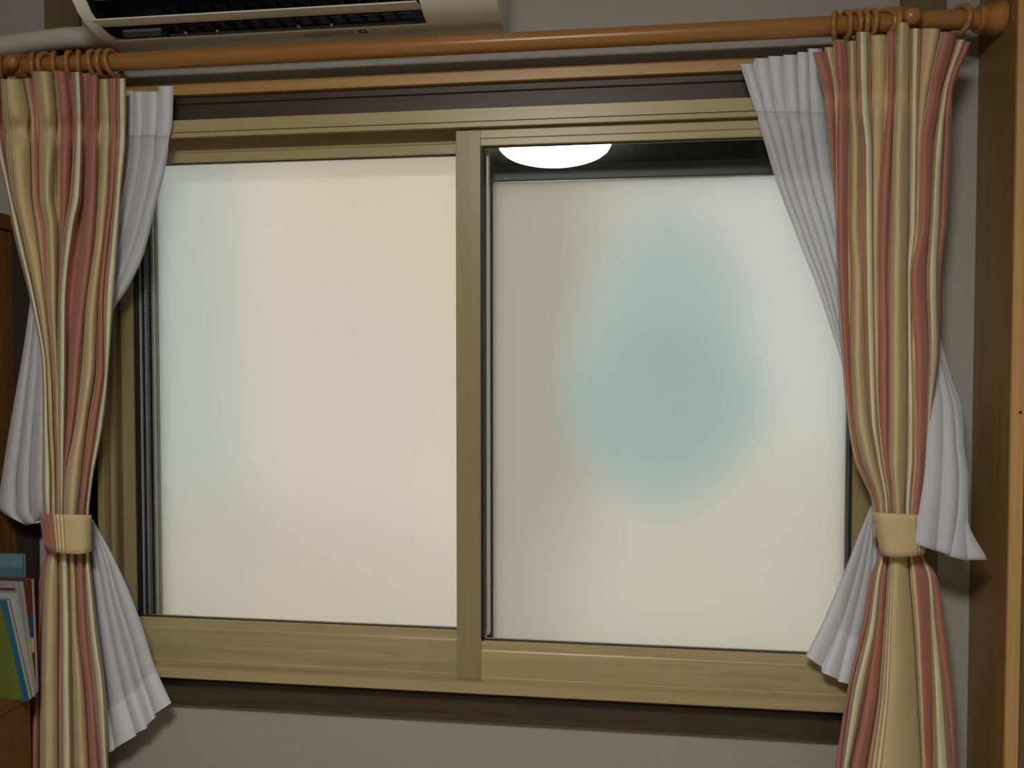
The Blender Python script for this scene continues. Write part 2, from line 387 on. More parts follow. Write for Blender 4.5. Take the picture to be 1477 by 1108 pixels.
def sash(name_label, x0, x1, z0, z1, yf, yb, sl, sr, top, bot):
    """sl, sr stile widths; top, bot rail heights"""
    s = empty('sash', ((x0 + x1) / 2, yf, z0)); adopt(s, win); s['label'] = name_label
    def sub(o): o.parent = None; adopt2(o, s); return o
    zi0, zi1, xi0, xi1 = z0 + bot, z1 - top, x0 + sl, x1 - sr
    parts = []
    parts.append(box('stile', x0, xi0, yf, yb, z0, z1, M['frame_z'], bevel=.0015))
    parts.append(box('stile', xi1, x1, yf, yb, z0, z1, M['frame_z'], bevel=.0015))
    # rails have a stepped face: outer face slightly proud, inner lip set back
    e = .0006
    zt = z1 - top * .55
    parts.append(extrude_profile('top_rail', [(yb - e, z1), (yf + .001, z1), (yf + .001, zt), (yf + .004, zt - .002), (yf + .004, zi1 + .001), (yf + .005, zi1), (yb - e, zi1)], 'x', xi0, xi1, M['frame_x']))
    zb = zi0 - .019
    parts.append(extrude_profile('bottom_rail', [(yb - e, z0), (yf + .001, z0), (yf + .001, z0 + .013), (yf + .0025, z0 + .0145), (yf + .0025, zb - .003), (yf + .0045, zb), (yf + .0045, zi0 - .001), (yf + .0055, zi0), (yb - e, zi0)], 'x', xi0, xi1, M['frame_rail']))
    # black glazing gasket
    g = .005; yg = (yf + yb) / 2
    parts.append(box('gasket', xi0, xi0 + g, yf + .006, yb, zi0, zi1, M['gasket']))
    parts.append(box('gasket', xi1 - g, xi1, yf + .006, yb, zi0, zi1, M['gasket']))
    parts.append(box('gasket', xi0 + g, xi1 - g, yg - .002, yg + .005, zi1 - .0012, zi1, M['gasket']))
    parts.append(box('gasket', xi0 + g, xi1 - g, yg - .003, yg + .005, zi0, zi0 + .0012, M['gasket']))
    parts.append(box('glass_pane', xi0 + g * .5, xi1 - g * .5, yg - .0005, yg + .0035, zi0 + .001, zi1 - .001, M['glass']))
    for o in parts:
        o.parent = s; o.matrix_parent_inverse = (Matrix.Translation(Vector(s.location))).inverted()
    return s, (xi0, xi1, zi0, zi1, yg)
# the front (right) sash and the rear (left) sash
sR, gR = sash('front sliding sash on the right, dark strip above its frosted view', -.3253, .557, .7868, 2.0055, -.035, -.005, .0549, .046, .0355, .0935)
sL, gL = sash('rear sliding sash on the left', -1.1425, -.268, .776, 2.0155, .005, .037, .0305, .052, .0495, .111)

# spacer bars just behind the glass edge of each sash (double glazing)
def dotted():
    k = N('spacer_perforated'); k.set(Roughness=.3, Metallic=.0)
    tc = k.n('ShaderNodeTexCoord'); sp = k.n('ShaderNodeSeparateXYZ'); k.l(tc.outputs['Object'], sp.inputs[0])
    m = k.n('ShaderNodeMath', operation='MULTIPLY'); k.l(sp.outputs['Z'], m.inputs[0]); m.inputs[1].default_value = 1300
    sn = k.n('ShaderNodeMath', operation='SINE'); k.l(m.outputs[0], sn.inputs[0])
    cr = k.n('ShaderNodeValToRGB'); cr.color_ramp.elements[0].position = .35; cr.color_ramp.elements[1].position = .6
    cr.color_ramp.elements[0].color = srgb(90, 98, 112); cr.color_ramp.elements[1].color = srgb(236, 240, 248)
    k.l(sn.outputs[0], cr.inputs['Fac']); k.l(cr.outputs['Color'], k.b.inputs['Base Color'])
    return k.m
M['dotted'] = dotted()
def spacers(s, g, side):
    xi0, xi1, zi0, zi1, yg = g
    ps = []
    if side < 0:
        ps += [box('spacer_bar', xi0 + .0055, xi0 + .0072, yg + .004, yg + .012, zi0, zi1, M['spacer']),
               box('spacer_bar', xi0 + .0073, xi0 + .0155, yg + .011, yg + .013, zi0, zi1, M['gasket']),
               box('perforated_spacer', xi0 + .0156, xi0 + .0195, yg + .008, yg + .013, zi0, zi1, M['dotted']),
               box('spacer_bar', xi0 + .0197, xi0 + .0235, yg + .0115, yg + .013, zi0, zi1, M['alu_dark'])]
    for o in ps:
        o.parent = s; o.matrix_parent_inverse = (Matrix.Translation(Vector(s.location))).inverted()
spacers(sL, gL, -1)
o = box('spacer_bar', gR[0] + .0052, gR[0] + .0105, .012, .036, gR[2] - .0, gR[3], M['spacer'])
o.parent = sR; o.matrix_parent_inverse = (Matrix.Translation(Vector(sR.location))).inverted()

# finger pull of the rear sash beside the middle stile
fp = P(659.5, 587, .003)
o = box('finger_pull', -.3225, -.3175, -.002, .005, fp[2] - .036, fp[2] + .036, M['alu_dark'], bevel=.0015)
o.parent = sL; o.matrix_parent_inverse = (Matrix.Translation(Vector(sL.location))).inverted()

# ------------------------------------------------------------------ outer aluminium window with frosted panes
w2 = tag(empty('window_2', (-.30, .1, .8)), 'outer grey aluminium window with frosted panes behind the sliding sashes', kind='structure')
PY = .10
xl0 = P(231, 600, PY)[0]
base_l = srgb(228, 220, 212); peach = srgb(226, 216, 203); greyl = srgb(210, 212, 207)
def c2(px, py): q = P(px, py, PY); return q[0], q[2]
pL = [(xl0, 1.3, .26, 1.1, 1.0, .9, greyl)]
a = c2(600, 380); pL.append((a[0], a[1], .34, .55, 1.0, .8, peach))
a = c2(400, 880); pL.append((a[0], a[1], .6, .30, 1.0, .8, srgb(216, 208, 198)))
a = c2(500, 560); pL.append((a[0], a[1], .26, .34, 1.0, .6, srgb(222, 214, 208)))
M['frost_l'] = frosted('frosted_pane_warm', base_l, pL)
pR = []
a = c2(725, 560); pR.append((a[0], a[1], .26, .8, 1.0, .85, srgb(198, 192, 182)))
a = c2(1180, 480); pR.append((a[0], a[1], .32, .6, 1.0, .7, srgb(222, 221, 217)))
a = c2(1080, 840); pR.append((a[0], a[1], .42, .32, 1.0, .8, srgb(218, 212, 201)))
a = c2(955, 520); pR.append((a[0], a[1], .20, .31, 1.0, .85, srgb(204, 211, 207)))
a = c2(968, 430); pR.append((a[0], a[1], .15, .17, 1.0, .6, srgb(196, 206, 203)))
a = c2(955, 585); pR.append((a[0], a[1], .21, .21, 1.0, .8, srgb(190, 202, 199)))
M['frost_r'] = frosted('frosted_pane_teal', srgb(216, 213, 206), pR)
box('frosted_pane', xl0, -.322, PY, PY + .004, .80, 2.012, M['frost_l'], w2)['label'] = 'warm beige frosted pane behind the left sash'
xr0 = P(712, 600, PY)[0]
box('frosted_pane', xr0, P(1219.5, 640, PY)[0] , PY, PY + .004, .80, 1.9175, M['frost_r'], w2)['label'] = 'frosted pane with a soft blurred teal patch in its middle'
box('meeting_stile', -.3205, xr0 - .0006, PY - .004, PY + .02, .80, 2.012, M['alu_dark'], w2, .001)
box('outer_stile', P(1219.7, 640, PY)[0], OX1, PY - .006, PY + .03, .80, 2.012, M['alu'], w2, .001)
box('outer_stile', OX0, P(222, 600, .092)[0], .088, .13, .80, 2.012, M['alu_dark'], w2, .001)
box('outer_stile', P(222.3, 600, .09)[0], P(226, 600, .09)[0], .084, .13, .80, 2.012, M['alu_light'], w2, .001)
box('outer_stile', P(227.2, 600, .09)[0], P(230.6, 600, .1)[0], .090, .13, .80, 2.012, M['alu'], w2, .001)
box('header_rail', xr0 - .0, P(1219, 640, PY)[0], PY - .008, PY + .03, 1.922, 1.956, M['header'], w2, .001)
box('header_lip', xr0, P(1219, 640, PY)[0], PY - .003, PY + .02, 1.918, 1.9215, M['alu'], w2)
box('header_soffit', xr0, P(1219, 640, PY)[0], PY + .004, PY + .03, 1.9565, 2.012, M['void'], w2)
box('outer_head', OX0, OX1, .066, .15, 2.0125, OZ1, M['alu_dark'], w2)
box('outer_sill', OX0, OX1, .066, .15, OZ0, .7995, M['alu'], w2)

# ------------------------------------------------------------------ ceiling lamp (its mirror image shows in the right pane)
def build_lamp():
    lc = P(800, 229, 1.9); cx = float(lc[0]); cy = -1.94
    r = empty('ceiling_lamp', (cx, cy, ZC)); tag(r, 'round white glowing ceiling lamp mirrored in the dark strip of the window', 'lamp')
    k = N('lamp_diffuser'); k.b.inputs['Base Color'].default_value = (.9, .9, .9, 1)
    k.b.inputs['Emission Color'].default_value = (1.0, .968, .905, 1); k.b.inputs['Emission Strength'].default_value = LAMP_STRENGTH
    prof = [(0, .245)] + [(.02 + .083 * math.sin(a), .262 * math.cos(a) ** .75) for a in [i * math.pi / 2 / 14 for i in range(14)]] + [(.103, .004)]
    lathe('diffuser', prof, (cx, cy, ZC - .001 + .012), (0, 0, -1), k.m, r, 48)
    lathe('base_ring', [(0, .27), (.012, .27), (.012, .262)], (cx, cy, ZC - .0005), (0, 0, -1), M['ac'], r, 48)
build_lamp()

# ------------------------------------------------------------------ curtain rod
RY, RZ, RR = -.095, float(P(740, 61, -.095)[2]), .0190
rod = tag(empty('curtain_rod', (-.3, RY, RZ)), 'long honey-brown wooden curtain rod above the window', 'curtain rod')
tube('rod', [(-1.62, RY, RZ), (-.3, RY, RZ), (.725, RY, RZ)], RR, M['rod'], rod, 28)
lathe('end_cap', [(0, .024), (.006, .026), (.012, .024), (.016, .023), (.03, .0285), (.038, .0305), (.0455, .0305)], (.71, RY, RZ), (1, 0, 0), M['ring'], rod)
for X in (P(22, 97, -.118)[0], P(1313, 22, -.118)[0]):
    b = empty('bracket', (X, 0, RZ)); adopt(b, rod)
    ps = [tube('bracket_arm', [(X, -.0125 if X > 0 else -.0125, RZ - .002), (X, -.05, RZ - .004), (X, RY - RR - .004, RZ - .004)], [.017, .012, .014], M['ring'], None, 20),
          lathe('bracket_collar', [(-.011, RR + .001), (-.011, .0275), (.011, .0275), (.011, RR + .001)], (X, RY, RZ), (1, 0, 0), M['ring']),
          lathe('bracket_knob', [(0, .010), (.004, .015), (.010, .0168), (.016, .015), (.020, .010), (.022, .003)], (X, RY - RR - .006, RZ - .002), (0, -1, 0), M['ring'])]
    for o in ps:
        o.parent = b; o.matrix_parent_inverse = (Matrix.Translation(Vector((X, 0, RZ)))).inverted()

# wooden rings
def ring_mesh():
    bm = bmesh.new(); Rm, r, n, m = .0272, .0056, 40, 12
    vs = [[bm.verts.new(((r * math.sin(b)), (Rm + r * math.cos(b)) * math.cos(a), (Rm + r * math.cos(b)) * math.sin(a))) for b in [2 * math.pi * j / m for j in range(m)]] for a in [2 * math.pi * i / n for i in range(n)]]
    for i in range(n):
        for j in range(m): bm.faces.new([vs[i][j], vs[(i + 1) % n][j], vs[(i + 1) % n][(j + 1) % m], vs[i][(j + 1) % m]])
    bmesh.ops.recalc_face_normals(bm, faces=bm.faces)
    me = bpy.data.meshes.new('curtain_ring'); bm.to_mesh(me); bm.free(); me.materials.append(M['ring'])
    for p in me.polygons: p.use_smooth = True
    return me
RM = ring_mesh()
def eyelet_mesh():
    bm = bmesh.new(); Rm, r, n, m = .0042, .0009, 16, 8
    vs = [[bm.verts.new(((r * math.sin(b)), (Rm + r * math.cos(b)) * math.cos(a), (Rm + r * math.cos(b)) * math.sin(a) - .0366)) for b in [2 * math.pi * j / m for j in range(m)]] for a in [2 * math.pi * i / n for i in range(n)]]
    for i in range(n):
        for j in range(m): bm.faces.new([vs[i][j], vs[(i + 1) % n][j], vs[(i + 1) % n][(j + 1) % m], vs[i][(j + 1) % m]])
    me = bpy.data.meshes.new('eyelet'); bm.to_mesh(me); bm.free(); me.materials.append(M['metal']); return me
EM = eyelet_mesh()
lefts = [(2, 30, 'leftmost wooden ring, cut by the photo edge left of the rod bracket'), (49, 26, 'wooden ring next right of the left rod bracket'),
         (68, -4, 'third wooden ring from the left end of the rod'), (80, 24, 'fourth wooden ring from the left end of the rod'),
         (102, 14, 'fifth wooden ring from the left end of the rod'), (115, 26, 'sixth wooden ring from the left end of the rod'),
         (137, 4, 'seventh wooden ring from the left, third from the bare rod'), (147, 12, 'eighth wooden ring from the left, second from the bare rod'),
         (163, -3, 'wooden ring on the left curtain nearest the bare middle of the rod')]
rights = [(1205, -24, 'wooden ring on the right curtain nearest the bare middle of the rod'), (1219, 4, 'second wooden ring right of the bare rod'),
          (1232, 8, 'third wooden ring right of the bare rod'), (1244, 2, 'fourth wooden ring right of the bare rod'), (1255, 6, 'fifth wooden ring right of the bare rod'),
          (1274, 30, 'sixth wooden ring right of the bare rod, turned at an angle'), (1288, 6, 'seventh wooden ring right of the bare rod'),
          (1299, -20, 'wooden ring just left of the right rod bracket'), (1382, 22, 'lone wooden ring between the right bracket and the rod end cap')]
for grp, lst in (('wooden rings of the left curtain', lefts), ('wooden rings of the right curtain', rights)):
    for px, ang, lab in lst:
        X = P(px, 60, RY)[0]
        o = link('curtain_ring', RM); o.location = (X, RY, RZ - .0028)
        o.rotation_euler = (0, math.radians(random.uniform(-4, 4)), math.radians(ang))
        tag(o, lab, 'ring', grp)
        link('eyelet', EM, None, o)

# ------------------------------------------------------------------ draped cloth from ribbons
def interp(xs, ys, x):
    """monotone cubic (pchip) interpolation"""
    xs = np.asarray(xs, float); ys = np.asarray(ys, float); h = np.diff(xs); d = np.diff(ys) / h
    m = np.zeros(len(xs)); m[0] = d[0]; m[-1] = d[-1]
    for i in range(1, len(xs) - 1):
        m[i] = 0 if d[i - 1] * d[i] <= 0 else 3 * (h[i - 1] + h[i]) / ((2 * h[i] + h[i - 1]) / d[i - 1] + (h[i] + 2 * h[i - 1]) / d[i])
    x = np.clip(x, xs[0], xs[-1]); i = np.clip(np.searchsorted(xs, x) - 1, 0, len(xs) - 2); t = (x - xs[i]) / h[i]
    return (2 * t**3 - 3 * t**2 + 1) * ys[i] + (t**3 - 2 * t**2 + t) * h[i] * m[i] + (-2 * t**3 + 3 * t**2) * ys[i + 1] + (t**3 - t**2) * h[i] * m[i + 1]

def cloth(name, tk, ribbons, baseY, mat, parent, nrows=72, ns=9, amp=.5, amax=.03, valley=.010, bundle=None, t0=0.0, t1=1.0, shift=0.0, tuck=None, seed=1, pinch=None, wob=0.0, alt=0.0, gap=0.0):
    """ribbons: dict(x=[(xa,xb)..at tk], y=[(ya,yb)..at tk], u=(u0,u1)); every ribbon is one fold standing forward"""
    rng = random.Random(seed)
    R = []
    for r in ribbons:
        R.append(dict(xa=[q[0] for q in r['x']], xb=[q[1] for q in r['x']], ya=[q[0] for q in r['y']], yb=[q[1] for q in r['y']], u=r['u'],
                      p=math.log(.5) / math.log(rng.uniform(.36, .62)), k=r.get('k', 1.0) * rng.uniform(.85, 1.15), d=r.get('d', 0.0), ph=[rng.uniform(0, 6.3) for _ in range(4)]))
    rows = []; uvs = []
    T = np.linspace(t0, t1, nrows)
    for t in T:
        By = float(interp(tk, baseY, t)) + shift if isinstance(baseY, (list, tuple)) else baseY + shift
        pts = []; uu = []
        for i, r in enumerate(R):
            xa, xb, ya, yb = (float(interp(tk, r[q], t)) for q in ('xa', 'xb', 'ya', 'yb'))
            wd = abs(P(xb, ya, By)[0] - P(xa, ya, By)[0]); A = min(amp * wd * r['k'], amax)
            vk = valley
            if pinch is not None:
                g = math.exp(-((t - pinch[0] - pinch[3] * math.sin(i * 2.4)) / pinch[1]) ** 2); A *= 1 - pinch[2] * g
                xm = (xa + xb) / 2; q = 1 - .22 * g; xa, xb = xm + (xa - xm) * q, xm + (xb - xm) * q
            if gap: xm = (xa + xb) / 2; xa, xb = xm + (xa - xm) * (1 - gap), xm + (xb - xm) * (1 - gap)
            ad = alt * (1 if i % 2 else -1)
            hh = (t - tk[0]) / (tk[-1] - tk[0])
            for j in range(ns):
                s = j / (ns - 1)
                dep = math.sin(math.pi * s ** r['p']) ** .7 if 0 < s < 1 else 0.0
                pts.append([xa + (xb - xa) * s, ya + (yb - ya) * s, By - A * dep - r['d'] - ad * math.sin(min(1, hh * 3) * math.pi / 2) - wob * dep * (math.sin(hh * 9 + r['ph'][0]) + .6 * math.sin(hh * 21 + 3 * s + r['ph'][1]) + .35 * math.sin(hh * 47 - 4 * s + r['ph'][2]))]); uu.append(r['u'][0] + (r['u'][1] - r['u'][0]) * s)
            if i < len(R) - 1:
                n = R[i + 1]; xn = float(interp(tk, n['xa'], t)); yn = float(interp(tk, n['ya'], t))
                pts.append([(xb + xn) / 2, (yb + yn) / 2 + .0, By + min(valley, .6 * wd + .002)]); uu.append((r['u'][1] + n['u'][0]) / 2)
        if bundle is not None:
            bk = float(interp(tk, bundle, t)); x0 = min(p[0] for p in pts); x1 = max(p[0] for p in pts)
            for p in pts:
                s = (p[0] - x0) / max(1e-6, x1 - x0) * 2 - 1; p[2] -= bk * math.sqrt(max(0, 1 - s * s))
        rows.append([P(*p) for p in pts]); uvs.append(uu)
    if tuck:
        # roll the bottom edge under and back up behind
        for (dz, dy) in tuck:
            rows.append([q + np.array([0, dy, dz]) for q in rows[nrows - 1]]); uvs.append(uvs[nrows - 1])
    nr, nc = len(rows), len(rows[0])
    verts = [tuple(map(float, q)) for row in rows for q in row]
    faces = [(i * nc + j, i * nc + j + 1, (i + 1) * nc + j + 1, (i + 1) * nc + j) for i in range(nr - 1) for j in range(nc - 1)]
    me = bpy.data.meshes.new(name); me.from_pydata(verts, [], faces); me.update()
    L = me.uv_layers.new(name='cloth')
    for li, lp in enumerate(me.loops):
        i, j = divmod(lp.vertex_index, nc); L.data[li].uv = (uvs[i][j], float(rows[i][j][2]))
    o = link(name, me, mat, None, True)
    if parent is not None: adopt(o, parent)
    return o

def const_rows(tk, ys, hem=None):
    """same pixel row for both edges; hem replaces the first row"""
    out = [(y, y) for y in ys]
    if hem is not None: out[0] = (hem, hem)
    return out

# ---- left striped curtain
ys = [112, 180, 280, 330, 450, 530, 610, 700, 745, 775]
def rib(u, xs, hem, k=1.0, d=0.0):
    xs = list(xs); xs.append(xs[-1]); return dict(u=u, x=xs, y=const_rows(ys, ys, hem), k=k, d=d)
LU = [
 rib((.78, 1.0), [(-22, -2), (-14, 2), (9, 18), (18, 30), (47, 56), (60, 68), (61, 71), (60, 75), (62, 75)], 113),
 rib((1.22, 1.5), [(0, 34), (4, 44), (16, 46), (29, 52), (55, 67), (67, 74), (70, 77), (74, 80), (74, 80)], 114, .6),
 rib((1.5, 1.68), [(34, 46), (44, 54), (44, 58), (50, 68), (64, 72), (73, 80), (76, 82), (79, 84), (79, 84)], 113, .5, -.004),
 rib((2.28, 2.5), [(46, 77), (56, 82), (56, 78), (64, 84), (69, 83), (78, 84), (81, 86), (83, 87), (83, 87)], 103),
 rib((2.56, 2.78), [(78, 97), (84, 104), (85, 101), (86, 94), (82, 88), (82, 87), (84, 89), (85, 89), (85, 89)], 102),
 rib((2.78, 3.0), [(104, 118), (106, 121), (100, 119), (92, 109), (83, 97), (82, 97), (83, 95), (85, 92), (86, 91)], 104),
 rib((3.0, 3.2), [(127, 143), (124, 143), (121, 141), (117, 138), (104, 124), (97, 117), (94, 108), (88, 95), (88, 94)], 108),
 rib((3.24, 3.5), [(143, 158), (144, 160), (141, 157), (138, 152), (122, 141), (118, 138), (108, 126), (92, 117), (91, 113)], 114, .8),
 rib((3.56, 3.76), [(158, 170), (158, 170), (155, 165), (150, 160), (139, 150), (138, 151), (126, 141), (116, 128), (112, 124)], 113, .7),
 rib((3.78, 3.97), [(168, 182), (168, 183), (164, 175), (159, 172), (149, 163), (150, 157), (140, 149), (127, 133), (123, 129)], 113, .7)]
DB = [-.119, -.110, -.102, -.099, -.098, -.098, -.098, -.097, -.096, -.096]
cL = tag(empty('striped_curtain', tuple(P(95, 770, -.09))), 'left curtain with terracotta, gold and cream stripes gathered beside the books', 'curtain', 'striped curtains')
bd = [0, 0, .002, .004, .010, .014, .018, .022, .026, .026]
cloth('curtain_panel', ys, LU, DB, M['stripe'], cL, 110, 11, 1.0, .042, .028, bd, 112, 775, seed=3, pinch=(186, 15, .75, 4), wob=.0022, alt=.004, gap=.07)
ysl = [775, 800, 830, 900, 1000, 1108, 1220]
def ribl(u, xs, k=1.0, d=0.0):
    xs = list(xs); e = [2 * xs[-1][0] - xs[-2][0], 2 * xs[-1][1] - xs[-2][1]]; xs.append(tuple(e)); return dict(u=u, x=xs, y=const_rows(ysl, ysl), k=k, d=d)
LD = [
 ribl((.60, .78), [(66, 70), (65, 70), (57, 66), (52, 61), (46, 57), (37, 57)]),
 ribl((1.2, 1.5), [(69, 84), (69, 84), (64, 85), (60, 84), (57, 83), (57, 84)]),
 ribl((1.78, 2.0), [(84, 100), (84, 100), (85, 101), (86, 103), (85, 105), (85, 107)]),
 ribl((2.3, 2.5), [(99, 109), (99, 109), (101, 110), (103, 113), (105, 123), (107, 129)]),
 ribl((2.58, 2.78), [(109, 122), (109, 122), (109, 123), (111, 127), (122, 137), (129, 145)]),
 ribl((2.78, 3.0), [(121, 129), (121, 129), (121, 133), (125, 140), (135, 153), (144, 157)])]
cloth('curtain_skirt', ysl, LD, -.090, M['stripe'], cL, 50, 11, .9, .030, .020, [.026, .024, .020, .014, .010, .008, .006], 775, 1220, seed=5, wob=.002, alt=.004, gap=.05)

# ---- right striped curtain
ys = [80, 135, 220, 320, 400, 500, 600, 660, 735, 775]
RU = [
 rib((.93, 1.2), [(1171, 1189), (1186, 1206), (1196, 1207), (1205, 1209), (1207, 1211), (1213, 1216), (1222, 1226), (1231, 1236), (1258, 1264)], 75),
 rib((1.2, 1.28), [(1189, 1202), (1203, 1208), (1205, 1208), (1206, 1209), (1208, 1211), (1214, 1217), (1223, 1227), (1232, 1237), (1259, 1264)], 68, .6),
 rib((1.58, 1.775), [(1202, 1221), (1207, 1225), (1206, 1224), (1206, 1223), (1208, 1224), (1215, 1226), (1224, 1232), (1234, 1241), (1261, 1268)], 57, 1.1, .004),
 rib((2.22, 2.5), [(1221, 1236), (1224, 1237), (1226, 1241), (1225, 1241), (1229, 1245), (1226, 1247), (1230, 1253), (1240, 1263), (1265, 1277)], 59, .8),
 rib((2.78, 3.0), [(1235, 1255), (1236, 1257), (1244, 1262), (1245, 1262), (1246, 1263), (1249, 1264), (1253, 1267), (1263, 1273), (1275, 1283)], 46, 1, .004),
 rib((3.28, 3.5), [(1255, 1280), (1258, 1278), (1258, 1272), (1258, 1268), (1259, 1268), (1260, 1268), (1263, 1269), (1269, 1275), (1279, 1284)], 51, .4, -.004),
 rib((3.57, 3.77), [(1280, 1291), (1279, 1290), (1271, 1287), (1264, 1283), (1265, 1281), (1266, 1282), (1267, 1282), (1273, 1282), (1282, 1289)], 45, .7),
 rib((4.22, 4.5), [(1294, 1312), (1289, 1312), (1286, 1310), (1284, 1310), (1282, 1309), (1282, 1309), (1282, 1308), (1282, 1307), (1287, 1305)], 32, 1.2, .004),
 rib((4.78, 5.04), [(1312, 1330), (1311, 1328), (1309, 1327), (1308, 1326), (1307, 1316), (1307, 1318), (1307, 1321), (1306, 1321), (1303, 1316)], 41, .7, -.004),
 rib((5.28, 5.5), [(1330, 1358), (1325, 1339), (1321, 1328), (1318, 1326), (1316, 1320), (1316, 1320), (1318, 1321), (1319, 1322), (1314, 1317)], 41, .5, -.002),
 rib((5.56, 5.78), [(1356, 1381), (1336, 1359), (1326, 1346), (1325, 1343), (1311, 1336), (1317, 1341), (1320, 1342), (1320, 1338), (1315, 1333)], 46, .8),
 rib((5.78, 5.985), [(1380, 1394), (1358, 1367), (1346, 1361), (1341, 1357), (1336, 1354), (1339, 1355), (1337, 1343), (1334, 1339), (1329, 1333)], 57, .8),
 rib((6.0, 6.14), [(1392, 1402), (1365, 1375), (1360, 1372), (1355, 1366), (1350, 1358), (1350, 1356), (1340, 1344), (1336, 1340), (1330, 1334)], 60, .8)]
cR = tag(empty('striped_curtain', tuple(P(1297, 770, -.09))), 'right curtain with terracotta, gold and cream stripes gathered beside the cabinet', 'curtain', 'striped curtains')
cloth('curtain_panel', ys, RU, DB, M['stripe'], cR, 110, 11, 1.0, .042, .028, bd, 80, 775, seed=11, pinch=(140, 14, .75, 5), wob=.0022, alt=.004, gap=.07)
RD = [
 ribl((.60, .78), [(1268, 1272), (1266, 1270), (1256, 1263), (1243, 1253), (1221, 1228), (1204, 1214)]),
 ribl((.78, 1.0), [(1271, 1278), (1269, 1277), (1262, 1272), (1251, 1266), (1227, 1248), (1213, 1226)], 1, .003),
 ribl((1.0, 1.2), [(1277, 1283), (1276, 1282), (1269, 1280), (1262, 1275), (1247, 1267), (1226, 1249)]),
 ribl((1.2, 1.5), [(1282, 1310), (1281, 1311), (1279, 1312), (1274, 1318), (1266, 1324), (1249, 1330)], .8),
 ribl((1.5, 1.78), [(1309, 1330), (1310, 1330), (1311, 1340), (1317, 1345), (1323, 1346), (1329, 1347)], .8),
 ribl((1.78, 2.0), [(1328, 1331), (1328, 1332), (1337, 1345), (1341, 1352), (1344, 1364), (1345, 1374)], .8),
 ribl((2.0, 2.2), [(1329, 1332), (1330, 1333), (1343, 1351), (1348, 1364), (1362, 1375), (1372, 1381)], .8)]
cloth('curtain_skirt', ysl, RD, -.092, M['stripe'], cR, 50, 13, .8, .040, .020, [.026, .024, .020, .014, .010, .008, .006], 775, 1220, seed=12, wob=.002, alt=.004, gap=.05)

# ---- tiebacks: closed bands round the gathered cloth
def tieback(label, top, bot, u_of, Yc, ry, sag):
    """top, bot: (x left, x right, y left, y right) pixel edges"""
    n, m = 64, 7; verts = []; faces = []; uv = []
    for i in range(n):
        a = 2 * math.pi * i / n
        for j in range(m):
            f = j / (m - 1)
            xl = top[0] + (bot[0] - top[0]) * f; xr = top[1] + (bot[1] - top[1]) * f
            yl = top[2] + (bot[2] - top[2]) * f; yr = top[3] + (bot[3] - top[3]) * f
            c = math.cos(a); s = math.sin(a)
            cc = math.copysign(abs(c) ** .75, c); ss = math.copysign(abs(s) ** .75, s)
            x = (xl + xr) / 2 - cc * (xr - xl) / 2; y = (yl + yr) / 2 - cc * (yr - yl) / 2 + sag * max(0, s) * f
            bulge = .0012 if j in (0, m - 1) else 0
            verts.append(tuple(map(float, P(x, y, Yc - (ry + bulge) * ss)))); uv.append((u_of((1 - cc) / 2), 1 - f))
    for i in range(n):
        for j in range(m - 1):
            a = i * m + j; b = ((i + 1) % n) * m + j; faces.append((a, b, b + 1, a + 1))
    me = bpy.data.meshes.new('tieback'); me.from_pydata(verts, [], faces); me.update()
    L = me.uv_layers.new(name='cloth')
    for li, lp in enumerate(me.loops): L.data[li].uv = (uv[lp.vertex_index][0], verts[lp.vertex_index][2])
    o = link('tieback', me, M['stripe'], None, True); tag(o, label, 'tieback', 'curtain tiebacks')
    md = o.modifiers.new('thickness', 'SOLIDIFY'); md.thickness = .003; md.offset = -1
    return o
tieback('gold and terracotta cloth tieback around the left striped curtain', (59, 130, 741, 743), (66, 129.5, 789, 794), lambda f: (.05 + f / .27 * .15) if f < .27 else .2 + (f - .27) / .73 * .27, -.116, .047, 7)
tieback('plain gold cloth tieback around the right striped curtain', (1260, 1331, 739, 743), (1272, 1333, 798, 796), lambda f: .29 + f / .82 * .21 if f < .82 else .5 + (f - .82) / .18 * .1, -.116, .047, 6)

# ------------------------------------------------------------------ white sheer curtains
sL_ = tag(empty('sheer_curtain', tuple(P(110, 770, -.06))), 'white sheer curtain gathered behind the left striped curtain', 'curtain', 'white sheer curtains')
sR_ = tag(empty('sheer_curtain', tuple(P(1275, 770, -.06))), 'white sheer curtain gathered behind the right striped curtain', 'curtain', 'white sheer curtains')
def ribs(u, tk, xs, ylist, k=1.0, d=0.0, hem=None): return dict(u=u, x=xs, y=const_rows(tk, ylist, hem), k=k, d=d)
yu = [128, 170, 230, 300, 370, 420, 448, 530, 640, 745]
SLU = [
 ribs((0, .2), yu, [(150, 183), (150, 182), (145, 178), (135, 165), (120, 148), (105, 130), (100, 120), (90, 105), (85, 95), (85, 92)], yu, .6, 0, 130),
 ribs((.2, .4), yu, [(182, 193), (181, 193), (176, 190), (163, 178), (146, 160), (128, 140), (118, 128), (104, 112), (94, 100), (92, 97)], yu, .8, 0, 131),
 ribs((.4, .6), yu, [(192, 205), (192, 206), (188, 203), (176, 190), (158, 172), (138, 152), (126, 138), (110, 120), (99, 106), (96, 101)], yu, .8, 0, 132),
 ribs((.6, .8), yu, [(203, 229), (204, 228), (201, 224), (188, 210), (170, 190), (150, 168), (136, 152), (118, 130), (104, 112), (100, 106)], yu, .8, 0, 132),
 ribs((.8, 1.), yu, [(228, 250), (227, 249), (222, 241), (208, 224), (187, 206), (165, 182), (149, 163), (128, 140), (110, 120), (104, 110)], yu, .8, .002, 124)]
SB = [-.059] * 10
cloth('sheer_panel', yu, SLU, SB, M['sheer'], sL_, 70, 9, .6, .012, .006, None, 128, 745, seed=21, pinch=(203, 13, .8, 5), wob=.0012, alt=.002)
